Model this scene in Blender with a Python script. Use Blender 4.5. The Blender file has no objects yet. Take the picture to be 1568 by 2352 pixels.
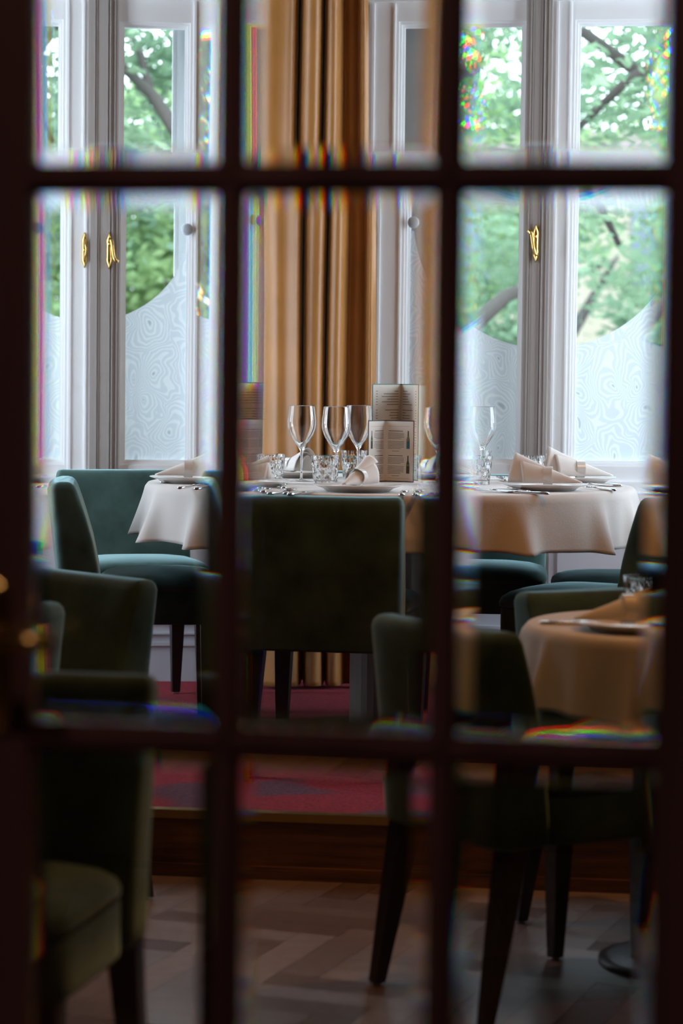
import bpy, bmesh, math, random
from math import sin, cos, pi, atan, sqrt, radians as RD, exp
from mathutils import Vector, Matrix
random.seed(7)
C = bpy.context.scene.collection
SC = bpy.context.scene

# ------------------------------------------------------------------ camera
FPX, H, YH, ZP, ROLL = 5553.0, 1.231, 865.0, 0.161, 0.0112
TH = atan((1176-YH)/FPX)
Fw = Vector((0, cos(TH), -sin(TH))); Up = Vector((0, sin(TH), cos(TH))); Xr = Vector((1, 0, 0))
Rr = cos(ROLL)*Xr + sin(ROLL)*Up; Ur = cos(ROLL)*Up - sin(ROLL)*Xr
cd = bpy.data.cameras.new('camera'); cam = bpy.data.objects.new('camera', cd); C.objects.link(cam)
m = Matrix((Rr, Ur, -Fw)).transposed().to_4x4(); m.translation = Vector((0, 0, H)); cam.matrix_world = m
cd.sensor_fit = 'VERTICAL'; cd.sensor_height = 36.0; cd.sensor_width = 24.0; cd.lens = 36.0*FPX/2352
cd.clip_start = 0.05; cd.clip_end = 300
cd.dof.use_dof = True; cd.dof.focus_distance = 7.15; cd.dof.aperture_fstop = 3.2; cd.dof.aperture_blades = 0
SC.camera = cam
SC.view_settings.view_transform = 'Standard'; SC.view_settings.look = 'None'
SC.view_settings.gamma = 1; SC.view_settings.exposure = 0.0; SC.view_settings.use_curve_mapping = False
SC.cycles.max_bounces = 14; SC.cycles.transmission_bounces = 12; SC.cycles.transparent_max_bounces = 16
SC.cycles.diffuse_bounces = 4; SC.cycles.glossy_bounces = 4
SC.cycles.caustics_refractive = True; SC.cycles.sample_clamp_indirect = 6.0
# ------------------------------------------------------------------ world: bright overcast sky
SKY = 10.5
w = bpy.data.worlds.new('overcast_sky'); SC.world = w; w.use_nodes = True
nt = w.node_tree; bg = nt.nodes['Background']
tc = nt.nodes.new('ShaderNodeTexCoord'); sx = nt.nodes.new('ShaderNodeSeparateXYZ'); rp = nt.nodes.new('ShaderNodeValToRGB')
nt.links.new(tc.outputs['Generated'], sx.inputs[0]); nt.links.new(sx.outputs['Z'], rp.inputs[0])
rp.color_ramp.elements[0].color = (0.80, 0.88, 1.0, 1); rp.color_ramp.elements[1].color = (0.66, 0.82, 1.0, 1)
nt.links.new(rp.outputs[0], bg.inputs['Color']); bg.inputs['Strength'].default_value = SKY

def ray(px, py):
    a = (px-784)/FPX; b = (1176-py)/FPX
    return Fw + a*Rr + b*Ur
def onz(px, py, z):
    r = ray(px, py); t = (z-H)/r.z
    return Vector((r.x*t, r.y*t, z))
def onplane(px, py, o, n):
    r = ray(px, py); c0 = Vector((0, 0, H)); t = (o-c0).dot(n)/r.dot(n)
    return c0 + r*t

# ------------------------------------------------------------------ materials
MATS = {}
def newmat(name):
    mt = bpy.data.materials.new(name); mt.use_nodes = True
    return mt, mt.node_tree, mt.node_tree.nodes['Principled BSDF']
def N(nt, t, **kw):
    n = nt.nodes.new(t)
    for k, v in kw.items():
        if hasattr(n, k): setattr(n, k, v)
        else: n.inputs[k].default_value = v
    return n
def plain(name, col, rough=0.5, metal=0.0, bump=0.0, bscale=80, var=0.0, vscale=6, spec=None, coat=0, sheen=0, sheencol=None, stretch=None):
    mt, nt, b = newmat(name)
    b.inputs['Base Color'].default_value = (*col, 1); b.inputs['Roughness'].default_value = rough
    b.inputs['Metallic'].default_value = metal
    if spec is not None: b.inputs['Specular IOR Level'].default_value = spec
    if coat: b.inputs['Coat Weight'].default_value = coat; b.inputs['Coat Roughness'].default_value = 0.15
    if sheen:
        b.inputs['Sheen Weight'].default_value = sheen; b.inputs['Sheen Roughness'].default_value = 0.35
        b.inputs['Sheen Tint'].default_value = (*(sheencol or col), 1)
    tc = N(nt, 'ShaderNodeTexCoord'); src = tc.outputs['Object']
    if stretch:
        mp = N(nt, 'ShaderNodeMapping'); mp.inputs['Scale'].default_value = stretch
        nt.links.new(src, mp.inputs[0]); src = mp.outputs[0]
    if var:
        n = N(nt, 'ShaderNodeTexNoise', Scale=vscale, Detail=5.0); nt.links.new(src, n.inputs['Vector'])
        r = N(nt, 'ShaderNodeValToRGB'); nt.links.new(n.outputs['Fac'], r.inputs[0])
        r.color_ramp.elements[0].position = 0.3; r.color_ramp.elements[1].position = 0.7
        r.color_ramp.elements[0].color = (*[c*(1-var) for c in col], 1)
        r.color_ramp.elements[1].color = (*[min(1, c*(1+var)) for c in col], 1)
        nt.links.new(r.outputs[0], b.inputs['Base Color'])
    if bump:
        n = N(nt, 'ShaderNodeTexNoise', Scale=bscale, Detail=3.0); nt.links.new(src, n.inputs['Vector'])
        bu = N(nt, 'ShaderNodeBump', Strength=bump, Distance=0.004); nt.links.new(n.outputs['Fac'], bu.inputs['Height'])
        nt.links.new(bu.outputs[0], b.inputs['Normal'])
    MATS[name] = mt
    return mt
velvet = plain('green_velvet', (0.046, 0.084, 0.074), 0.75, bump=0.5, bscale=9, var=0.5, vscale=7, sheen=1.0, sheencol=(0.55, 0.85, 0.88), spec=0.08)
legwood = plain('black_stained_wood', (0.012, 0.008, 0.008), 0.35)
glide = plain('steel_glide', (0.6, 0.6, 0.62), 0.3, metal=1)
cloth = plain('linen_cloth', (0.66, 0.62, 0.58), 0.9, bump=0.12, bscale=160, sheen=0.3, sheencol=(0.9, 0.9, 0.9))
napk = plain('napkin_linen', (0.76, 0.73, 0.69), 0.9, bump=0.1, bscale=220)
porc = plain('porcelain', (0.74, 0.72, 0.69), 0.22, coat=0.4)
steel = plain('polished_steel', (0.82, 0.83, 0.85), 0.10, metal=1)
brass = plain('brass', (0.72, 0.46, 0.15), 0.22, metal=1, var=0.25, vscale=60)
white = plain('white_paint', (0.86, 0.88, 0.89), 0.45)
greige = plain('post_greige', (0.36, 0.33, 0.31), 0.45)  # meeting post tone, darker and warmer than the white sashes
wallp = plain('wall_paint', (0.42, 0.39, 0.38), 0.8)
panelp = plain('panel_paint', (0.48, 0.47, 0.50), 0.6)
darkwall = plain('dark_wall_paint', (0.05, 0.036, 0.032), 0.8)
doorwood = plain('mahogany_door', (0.11, 0.052, 0.055), 0.38, var=0.35, vscale=9, stretch=(1, 1, 0.12))
riser = plain('riser_wood', (0.13, 0.055, 0.022), 0.5, var=0.55, vscale=6, stretch=(0.6, 1, 9), bump=0.3, bscale=30)
gold = plain('gold_trim', (0.55, 0.36, 0.12), 0.35, metal=1)
curt = plain('gold_velvet', (0.38, 0.165, 0.04), 0.42, sheen=0.5, sheencol=(1.0, 0.78, 0.45), var=0.12, vscale=5, bump=0.12, bscale=10, spec=0.5)
tabwood = plain('table_wood', (0.10, 0.07, 0.05), 0.5)
blackm = plain('black_metal', (0.02, 0.022, 0.025), 0.35, metal=0.6)
colm = plain('brown_column', (0.13, 0.095, 0.075), 0.5)
paper = plain('menu_paper', (0.66, 0.61, 0.54), 0.8)
paper2 = plain('pale_green_cover', (0.45, 0.52, 0.47), 0.7)
ink = plain('ink', (0.14, 0.13, 0.12), 0.8)
navy = plain('navy_cover', (0.02, 0.025, 0.035), 0.5)
teal = plain('teal_cover', (0.03, 0.16, 0.13), 0.5)
botg = plain('bottle_green_print', (0.16, 0.17, 0.06), 0.6)
botl = plain('bottle_blue_print', (0.03, 0.12, 0.16), 0.6)
botd = plain('bottle_dark_print', (0.05, 0.04, 0.03), 0.6)
bark = plain('bark', (0.055, 0.045, 0.038), 0.9, bump=0.5, bscale=12)
facade = plain('cream_facade', (0.30, 0.26, 0.19), 0.8)
asph = plain('paving', (0.20, 0.20, 0.20), 0.9)
darkg = plain('far_window', (0.10, 0.13, 0.15), 0.3)

def leafmat(name, c1, c2):
    mt, nt, b = newmat(name); out = nt.nodes['Material Output']; nt.nodes.remove(b)
    g = N(nt, 'ShaderNodeTexCoord'); n = N(nt, 'ShaderNodeTexNoise', Scale=1.6, Detail=3.0)
    nt.links.new(g.outputs['Object'], n.inputs['Vector'])
    r = N(nt, 'ShaderNodeValToRGB'); nt.links.new(n.outputs['Fac'], r.inputs[0])
    r.color_ramp.elements[0].position = 0.35; r.color_ramp.elements[1].position = 0.65
    r.color_ramp.elements[0].color = (*c1, 1); r.color_ramp.elements[1].color = (*c2, 1)
    d = N(nt, 'ShaderNodeBsdfDiffuse'); t = N(nt, 'ShaderNodeBsdfTranslucent'); mx = N(nt, 'ShaderNodeMixShader'); mx.inputs[0].default_value = 0.45
    for s in (d, t): nt.links.new(r.outputs[0], s.inputs['Color'])
    nt.links.new(d.outputs[0], mx.inputs[1]); nt.links.new(t.outputs[0], mx.inputs[2]); nt.links.new(mx.outputs[0], out.inputs[0])
    return mt
leafA = leafmat('leaf_mid', (0.13, 0.21, 0.13), (0.29, 0.40, 0.25))
leafB = leafmat('leaf_light', (0.17, 0.28, 0.14), (0.38, 0.50, 0.24))
leafC = leafmat('leaf_blue', (0.11, 0.22, 0.14), (0.22, 0.36, 0.22))

def glassmat(name, ior, rough=0.0, col=(1, 1, 1)):
    mt, nt, b = newmat(name); out = nt.nodes['Material Output']; nt.nodes.remove(b)
    g = N(nt, 'ShaderNodeBsdfGlass'); g.inputs['IOR'].default_value = ior; g.inputs['Roughness'].default_value = rough
    g.inputs['Color'].default_value = (*col, 1); nt.links.new(g.outputs[0], out.inputs[0])
    return mt
doorglass = glassmat('door_glass', 1.5, col=(0.97, 0.97, 0.97))
tableglass = glassmat('table_glass', 1.48)
def prismmat():
    # real dispersion of the ground bevel: each colour bends by its own index
    mt, nt, b = newmat('bevel_glass'); out = nt.nodes['Material Output']; nt.nodes.remove(b)
    prev = None
    for ior, col in ((1.488, (1, 0, 0)), (1.5, (0, 1, 0)), (1.515, (0, 0, 1))):
        g = N(nt, 'ShaderNodeBsdfGlass'); g.inputs['IOR'].default_value = ior; g.inputs['Roughness'].default_value = 0
        g.inputs['Color'].default_value = (*[0.97*c for c in col], 1)
        if prev is None: prev = g
        else:
            a = N(nt, 'ShaderNodeAddShader'); nt.links.new(prev.outputs[0], a.inputs[0]); nt.links.new(g.outputs[0], a.inputs[1]); prev = a
    nt.links.new(prev.outputs[0], out.inputs[0])
    return mt
bevelglass = prismmat()
def panemat():
    mt, nt, b = newmat('window_glass'); out = nt.nodes['Material Output']; nt.nodes.remove(b)
    t = N(nt, 'ShaderNodeBsdfTransparent'); t.inputs[0].default_value = (0.93, 0.96, 0.95, 1)
    g = N(nt, 'ShaderNodeBsdfGlossy'); g.inputs['Roughness'].default_value = 0.0
    f = N(nt, 'ShaderNodeFresnel'); f.inputs[0].default_value = 1.45
    mx = N(nt, 'ShaderNodeMixShader'); nt.links.new(f.outputs[0], mx.inputs[0]); nt.links.new(t.outputs[0], mx.inputs[1]); nt.links.new(g.outputs[0], mx.inputs[2])
    nt.links.new(mx.outputs[0], out.inputs[0])
    return mt
winglass = panemat()
def filmmat():
    mt, nt, b = newmat('agate_film'); out = nt.nodes['Material Output']; nt.nodes.remove(b)
    tc = N(nt, 'ShaderNodeTexCoord')
    nz = N(nt, 'ShaderNodeTexNoise', Scale=7.0, Detail=2.0); nt.links.new(tc.outputs['Object'], nz.inputs['Vector'])
    mul = N(nt, 'ShaderNodeVectorMath', operation='SCALE'); mul.inputs['Scale'].default_value = 0.15
    nt.links.new(nz.outputs['Color'], mul.inputs[0])
    add = N(nt, 'ShaderNodeVectorMath', operation='ADD'); nt.links.new(tc.outputs['Object'], add.inputs[0]); nt.links.new(mul.outputs[0], add.inputs[1])
    sp_ = N(nt, 'ShaderNodeSeparateXYZ'); nt.links.new(add.outputs[0], sp_.inputs[0])
    cb_ = N(nt, 'ShaderNodeCombineXYZ'); nt.links.new(sp_.outputs['X'], cb_.inputs['X']); nt.links.new(sp_.outputs['Z'], cb_.inputs['Y'])
    mp = N(nt, 'ShaderNodeMapping'); mp.inputs['Scale'].default_value = (1.2, 0.85, 1.0); nt.links.new(cb_.outputs[0], mp.inputs[0])
    v = N(nt, 'ShaderNodeTexVoronoi', voronoi_dimensions='2D', feature='F1'); v2 = N(nt, 'ShaderNodeTexVoronoi', voronoi_dimensions='2D', feature='F2')
    for q in (v, v2): q.inputs['Scale'].default_value = 7.5; nt.links.new(mp.outputs[0], q.inputs['Vector'])
    rt = N(nt, 'ShaderNodeMath', operation='DIVIDE'); nt.links.new(v.outputs['Distance'], rt.inputs[0]); nt.links.new(v2.outputs['Distance'], rt.inputs[1])
    nz2 = N(nt, 'ShaderNodeTexNoise', Scale=14.0, Detail=1.0); nt.links.new(tc.outputs['Object'], nz2.inputs['Vector'])
    s = N(nt, 'ShaderNodeMath', operation='MULTIPLY_ADD'); s.inputs[1].default_value = 34.0; nt.links.new(rt.outputs[0], s.inputs[0])
    s2 = N(nt, 'ShaderNodeMath', operation='MULTIPLY'); s2.inputs[1].default_value = 9.0; nt.links.new(nz2.outputs['Fac'], s2.inputs[0])
    nt.links.new(s2.outputs[0], s.inputs[2])
    sn = N(nt, 'ShaderNodeMath', operation='SINE'); nt.links.new(s.outputs[0], sn.inputs[0])
    r = N(nt, 'ShaderNodeValToRGB'); nt.links.new(sn.outputs[0], r.inputs[0])
    e = r.color_ramp.elements; e[0].position = 0.0; e[0].color = (0.67, 0.73, 0.77, 1); e[1].position = 0.45; e[1].color = (0.80, 0.84, 0.86, 1)
    r2 = N(nt, 'ShaderNodeValToRGB'); nt.links.new(rt.outputs[0], r2.inputs[0])
    e = r2.color_ramp.elements; e[0].position = 0.04; e[0].color = (0.72, 0.74, 0.76, 1); e[1].position = 0.10; e[1].color = (1, 1, 1, 1)
    mxx = N(nt, 'ShaderNodeMix', data_type='RGBA', blend_type='MULTIPLY'); mxx.inputs[0].default_value = 1.0
    nt.links.new(r.outputs[0], mxx.inputs[6]); nt.links.new(r2.outputs[0], mxx.inputs[7])
    t = N(nt, 'ShaderNodeBsdfTranslucent'); d = N(nt, 'ShaderNodeBsdfDiffuse'); m1 = N(nt, 'ShaderNodeMixShader'); m1.inputs[0].default_value = 0.33
    nt.links.new(mxx.outputs[2], t.inputs[0]); nt.links.new(mxx.outputs[2], d.inputs[0])
    nt.links.new(d.outputs[0], m1.inputs[1]); nt.links.new(t.outputs[0], m1.inputs[2])
    nt.links.new(m1.outputs[0], out.inputs[0])
    return mt
film = filmmat()
def carpetmat():
    mt, nt, b = newmat('red_carpet')
    tc = N(nt, 'ShaderNodeTexCoord')
    n = N(nt, 'ShaderNodeTexNoise', Scale=1.6, Detail=1.0); n.inputs['Distortion'].default_value = 1.2; nt.links.new(tc.outputs['Object'], n.inputs['Vector'])
    r = N(nt, 'ShaderNodeValToRGB'); nt.links.new(n.outputs['Fac'], r.inputs[0])
    e = r.color_ramp.elements; e[0].position = 0.40; e[0].color = (0.085, 0.045, 0.07, 1); e[1].position = 0.46; e[1].color = (0.24, 0.016, 0.026, 1)
    n2 = N(nt, 'ShaderNodeTexNoise', Scale=120.0, Detail=3.0); nt.links.new(tc.outputs['Object'], n2.inputs['Vector'])
    r2 = N(nt, 'ShaderNodeValToRGB'); nt.links.new(n2.outputs['Fac'], r2.inputs[0])
    r2.color_ramp.elements[0].position = 0.35; r2.color_ramp.elements[0].color = (0.45, 0.45, 0.45, 1); r2.color_ramp.elements[1].position = 0.65
    mx = N(nt, 'ShaderNodeMix', data_type='RGBA', blend_type='MULTIPLY'); mx.inputs[0].default_value = 1
    nt.links.new(r.outputs[0], mx.inputs[6]); nt.links.new(r2.outputs[0], mx.inputs[7]); nt.links.new(mx.outputs[2], b.inputs['Base Color'])
    b.inputs['Roughness'].default_value = 0.95; b.inputs['Specular IOR Level'].default_value = 0.1
    b.inputs['Sheen Weight'].default_value = 0.12; b.inputs['Sheen Tint'].default_value = (1, 0.3, 0.35, 1)
    bu = N(nt, 'ShaderNodeBump', Strength=0.6, Distance=0.004); nt.links.new(n2.outputs['Fac'], bu.inputs['Height']); nt.links.new(bu.outputs[0], b.inputs['Normal'])
    return mt
carpet = carpetmat()
def parquetmat():
    mt, nt, b = newmat('parquet_wood')
    at = N(nt, 'ShaderNodeAttribute'); at.attribute_name = 'tone'
    tc = N(nt, 'ShaderNodeTexCoord')
    r = N(nt, 'ShaderNodeValToRGB'); nt.links.new(at.outputs['Fac'], r.inputs[0])
    e = r.color_ramp.elements; e[0].color = (0.17, 0.108, 0.088, 1); e[1].color = (0.36, 0.27, 0.24, 1)
    n = N(nt, 'ShaderNodeTexNoise', Scale=30.0, Detail=4.0); nt.links.new(tc.outputs['Object'], n.inputs['Vector'])
    mx = N(nt, 'ShaderNodeMix', data_type='RGBA', blend_type='MULTIPLY'); mx.inputs[0].default_value = 0.5
    nt.links.new(r.outputs[0], mx.inputs[6]); nt.links.new(n.outputs['Fac'], mx.inputs[7]); nt.links.new(mx.outputs[2], b.inputs['Base Color'])
    ma = N(nt, 'ShaderNodeMath', operation='MULTIPLY_ADD'); ma.inputs[1].default_value = 0.22; ma.inputs[2].default_value = 0.24
    nt.links.new(at.outputs['Fac'], ma.inputs[0]); nt.links.new(ma.outputs[0], b.inputs['Roughness'])
    b.inputs['Specular IOR Level'].default_value = 1.0
    return mt
parquet = parquetmat()
warm_glow = bpy.data.materials.new('lamp_glow'); warm_glow.use_nodes = True
_b = warm_glow.node_tree.nodes['Principled BSDF']; _b.inputs['Emission Color'].default_value = (1, 0.55, 0.22, 1); _b.inputs['Emission Strength'].default_value = 25

# ------------------------------------------------------------------ helpers
def tag(o, label=None, cat=None, group=None, kind=None):
    if label: o['label'] = label
    if cat: o['category'] = cat
    if group: o['group'] = group
    if kind: o['kind'] = kind
    return o
def empty(name, loc=(0, 0, 0), rz=0.0):
    o = bpy.data.objects.new(name, None); C.objects.link(o); o.location = loc; o.rotation_euler = (0, 0, rz)
    o.empty_display_size = 0.05
    return o
def mk(name, bm, mats, parent=None, smooth=False, mw=None):
    me = bpy.data.meshes.new(name); bmesh.ops.recalc_face_normals(bm, faces=bm.faces[:])
    bm.to_mesh(me); bm.free()
    o = bpy.data.objects.new(name, me); C.objects.link(o)
    for mt in (mats if isinstance(mats, (list, tuple)) else [mats]): me.materials.append(mt)
    if smooth:
        for p in me.polygons: p.use_smooth = True
    if parent: o.parent = parent
    if mw is not None: o.matrix_local = mw
    return o
def bx(bm, x0, x1, y0, y1, z0, z1, mi=0, mat=None):
    vs = [bm.verts.new((x, y, z)) for x in (x0, x1) for y in (y0, y1) for z in (z0, z1)]
    if mat: 
        for v in vs: v.co = mat @ v.co
    for f in ((0, 1, 3, 2), (4, 6, 7, 5), (0, 4, 5, 1), (2, 3, 7, 6), (0, 2, 6, 4), (1, 5, 7, 3)):
        fc = bm.faces.new([vs[i] for i in f]); fc.material_index = mi
    return vs
def bevel(bm, wd, seg=2):
    bmesh.ops.bevel(bm, geom=bm.edges[:], offset=wd, segments=seg, profile=0.5, affect='EDGES', clamp_overlap=True)
def ringloft(bm, rings, cap0=True, cap1=True, mi=0):
    R = [[bm.verts.new(p) for p in r] for r in rings]; n = len(rings[0])
    for a, b in zip(R, R[1:]):
        for i in range(n):
            f = bm.faces.new((a[i], a[(i+1) % n], b[(i+1) % n], b[i])); f.material_index = mi
    if cap0: bm.faces.new(R[0]).material_index = mi
    if cap1: bm.faces.new(R[-1][::-1]).material_index = mi
    return R
def superring(cx, cy, hx, hy, z, e=5.0, n=36, bow=0.0, dz=None):
    out = []
    for i in range(n):
        t = 2*pi*(i+0.5)/n; c, s = cos(t), sin(t)
        x = hx*math.copysign(abs(c)**(2/e), c); y = hy*math.copysign(abs(s)**(2/e), s)
        out.append((cx+x, cy+y+bow*(x/max(hx, 1e-5))**2, z+(dz(x/hx) if dz else 0)))
    return out
def lathe(bm, prof, n=40, mi=0, closed=False):
    rings = []
    for r, z in prof: rings.append([(r*cos(2*pi*i/n), r*sin(2*pi*i/n), z) for i in range(n)])
    R = [[bm.verts.new(p) for p in r] for r in rings]
    for a, b in zip(R, R[1:]):
        for i in range(n): bm.faces.new((a[i], a[(i+1) % n], b[(i+1) % n], b[i])).material_index = mi
    if closed:
        bmesh.ops.remove_doubles(bm, verts=bm.verts[:], dist=1e-6)
    return R
def tube(bm, pts, rad, n=10, mi=0):
    pts = [Vector(p) for p in pts]; rings = []
    for i, p in enumerate(pts):
        d = (pts[min(i+1, len(pts)-1)]-pts[max(i-1, 0)]).normalized()
        a = d.orthogonal().normalized() if i == 0 else (prevA-d*prevA.dot(d)).normalized()
        prevA = a; b = d.cross(a); r = rad[i] if isinstance(rad, (list, tuple)) else rad
        rings.append([p+r*(cos(2*pi*k/n)*a+sin(2*pi*k/n)*b) for k in range(n)])
    ringloft(bm, rings, mi=mi)
def copy_tree(o, parent=None):
    c = o.copy(); C.objects.link(c); c.parent = parent
    for ch in list(o.children): copy_tree(ch, c)
    return c

# ------------------------------------------------------------------ wall frames
CORN = Vector((-0.09, 8.50, 0))
AR, AL = RD(9.0), RD(6.0)
def frame(a):
    d = Vector((cos(a), -sin(a), 0)); n = Vector((sin(a), cos(a), 0))
    M = Matrix((d, n, Vector((0, 0, 1)))).transposed().to_4x4(); M.translation = CORN
    return M, d, n
MR, dR, nR = frame(AR)
ML, dL, nL = frame(-AL)
def U(px, side, off=0.0, py=865):
    M, d, n = (MR, dR, nR) if side == 'R' else (ML, dL, nL)
    p = onplane(px, py, CORN+n*off, n); return (p-CORN).dot(d)
def Zw(py, side, px, off=0.0):
    M, d, n = (MR, dR, nR) if side == 'R' else (ML, dL, nL)
    return onplane(px, py, CORN+n*off, n).z

# ------------------------------------------------------------------ shell
def wall_open(name, M, u0, u1, z0, z1, ops, t=0.34, mat=wallp):
    bm = bmesh.new(); us = sorted(ops); cur = u0
    for (a, b, c, d) in us:
        bx(bm, cur, a, 0, t, z0, z1); bx(bm, a, b, 0, t, z0, c); bx(bm, a, b, 0, t, d, z1); cur = b
    bx(bm, cur, u1, 0, t, z0, z1)
    o = mk(name, bm, mat, mw=M); tag(o, kind='structure'); return o
ZC = 3.35
zs = 0.86; zt = Zw(10, 'R', 1000)+0.02
# window extents in wall coordinates
rw = (U(840, 'R'), U(1640, 'R')); lw = (U(-60, 'L'), U(548, 'L'))
wall_open('wall_back_right', MR, 0.0, 2.15, 0, ZC, [(rw[0], rw[1], zs, zt)])
wall_open('wall_back_left', ML, -2.05, 0.0, 0, ZC, [(lw[0], lw[1], zs, zt)])
bm = bmesh.new(); bx(bm, -0.35, 0.35, 8.55, 8.9, 0, ZC); tag(mk('wall_corner', bm, wallp), kind='structure')
def Mside(x, y, ang):
    M = Matrix.Rotation(ang, 4, 'Z'); M.translation = Vector((x, y, 0)); return M
MSL = Mside(-2.0, -1.6, RD(90)); MSR = Mside(2.0, 8.4, RD(-90))
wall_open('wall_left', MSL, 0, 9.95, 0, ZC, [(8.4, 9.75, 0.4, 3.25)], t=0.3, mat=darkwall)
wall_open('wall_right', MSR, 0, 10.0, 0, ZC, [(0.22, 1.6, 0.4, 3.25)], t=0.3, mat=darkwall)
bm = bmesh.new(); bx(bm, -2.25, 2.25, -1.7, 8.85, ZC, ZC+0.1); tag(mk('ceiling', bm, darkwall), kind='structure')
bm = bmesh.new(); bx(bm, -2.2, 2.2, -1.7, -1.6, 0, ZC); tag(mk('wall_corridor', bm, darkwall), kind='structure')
for nm, a, b in (('added_shade_pier_left', -2.02, -1.22), ('added_shade_pier_right', 1.22, 2.02)):  # unseen piers, added to keep side window light off the lower room
    bm = bmesh.new(); bx(bm, a, b, 6.32, 6.56, 0, ZC); bevel(bm, 0.01); tag(mk(nm, bm, darkwall), kind='structure')
# herringbone parquet
bm = bmesh.new(); lay = bm.faces.layers.float.new('tone')
L_, W_ = 0.45, 0.09
ang = RD(-20)
ca, sa = cos(ang), sin(ang)
def plank(x, y, wx, wy):
    g = 0.0008; pts = [(x+g, y+g), (x+wx-g, y+g), (x+wx-g, y+wy-g), (x+g, y+wy-g)]
    q = [(ca*a-sa*b, ca*b+sa*a) for a, b in pts]
    cx = sum(a for a, b in q)/4; cy = sum(b for a, b in q)/4
    if -2.0 < cx < 2.0 and -1.6 < cy < 5.2+1.2:
        f = bm.faces.new([bm.verts.new((a, min(b, 6.3), 0.0)) for a, b in q]); f[lay] = random.random()
k = int(L_/W_)
for i in range(-90, 140):
    for j in range(-14, 22):
        x0 = i*W_+j*L_; y0 = i*W_-j*L_
        if abs(x0) > 9 or abs(y0) > 9: continue
        plank(x0, y0, L_, W_); plank(x0+0*W_, y0+W_, W_, L_)
fl = mk('floor', bm, parquet)
tag(fl, kind='structure')
bm = bmesh.new(); bx(bm, -2.2, 2.2, -1.7, 8.8, -0.12, -0.001); tag(mk('floor_base', bm, legwood), kind='structure')
# raised platform with wood riser and gold nosing
s0 = onz(370, 1860, ZP); s1 = onz(880, 1878, ZP); sd = (s1-s0).normalized(); sn = Vector((-sd.y, sd.x, 0))
def sp(t, back=0): return s0+sd*t+sn*back
def prism(name, pts, z0, z1, mat):
    bm = bmesh.new(); ringloft(bm, [[(p.x, p.y, z0) for p in pts], [(p.x, p.y, z1) for p in pts]]); return tag(mk(name, bm, mat), kind='structure')
pa, pb = sp((-1.99-s0.x)/sd.x), sp((1.99-s0.x)/sd.x)
q = [pa+sn*0.02, pb+sn*0.02, Vector((1.99, 8.15, 0)), Vector((-0.09, 8.49, 0)), Vector((-1.99, 8.28, 0))]
prism('floor_platform', q, 0.0, ZP, carpet)
prism('trim_1', [pa, pb, pb+sn*0.02, pa+sn*0.02], 0.0, ZP-0.018, riser)
prism('trim_2', [pa-sn*0.006, pb-sn*0.006, pb+sn*0.03, pa+sn*0.03], ZP-0.018, ZP+0.003, gold)
prism('trim_3', [pa-sn*0.012, pb-sn*0.012, pb, pa], 0.0, 0.032, riser)

# windows: inner casement, frosted film, outer casement
def framebox(bm, u0, u1, z0, z1, y0, y1, wd, top=None, bot=None, prof=0.0):
    top = top or wd; bot = bot or wd
    bx(bm, u0, u0+wd, y0, y1, z0, z1); bx(bm, u1-wd, u1, y0, y1, z0, z1)
    bx(bm, u0+wd, u1-wd, y0, y1, z1-top, z1); bx(bm, u0+wd, u1-wd, y0, y1, z0, z0+bot)
    if prof:  # moulded inner lip
        p = prof; a, b, c, d = u0+wd, u1-wd, z0+bot, z1-top
        for q in range(2):
            e = p*(q+1)/2; yy = y0+0.010*(q+1)
            bx(bm, a, a+e, yy, y1-0.004, c, d); bx(bm, b-e, b, yy, y1-0.004, c, d)
            bx(bm, a+e, b-e, yy, y1-0.004, d-e, d); bx(bm, a+e, b-e, yy, y1-0.004, c, c+e)
def pane(name, M, u0, u1, z0, z1, y, parent):
    bm = bmesh.new(); bm.faces.new([bm.verts.new(p) for p in ((u0, y, z0), (u1, y, z0), (u1, y, z1), (u0, y, z1))])
    return mk(name, bm, winglass, parent)
def filmmesh(M, u0, u1, z0, z1, cu, cz, ru, rz, y, parent):
    bm = bmesh.new(); n = 90; prev = None
    for i in range(n+1):
        u = u0+(u1-u0)*i/n; q = (u-cu)/ru
        top = z1 if abs(q) >= 1 else min(z1, cz-rz*sqrt(1-q*q))
        a = bm.verts.new((u, y, z0)); b = bm.verts.new((u, y, top))
        if prev: bm.faces.new((prev[0], a, b, prev[1]))
        prev = (a, b)
    return mk('frosted_film', bm, film, parent)
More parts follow.
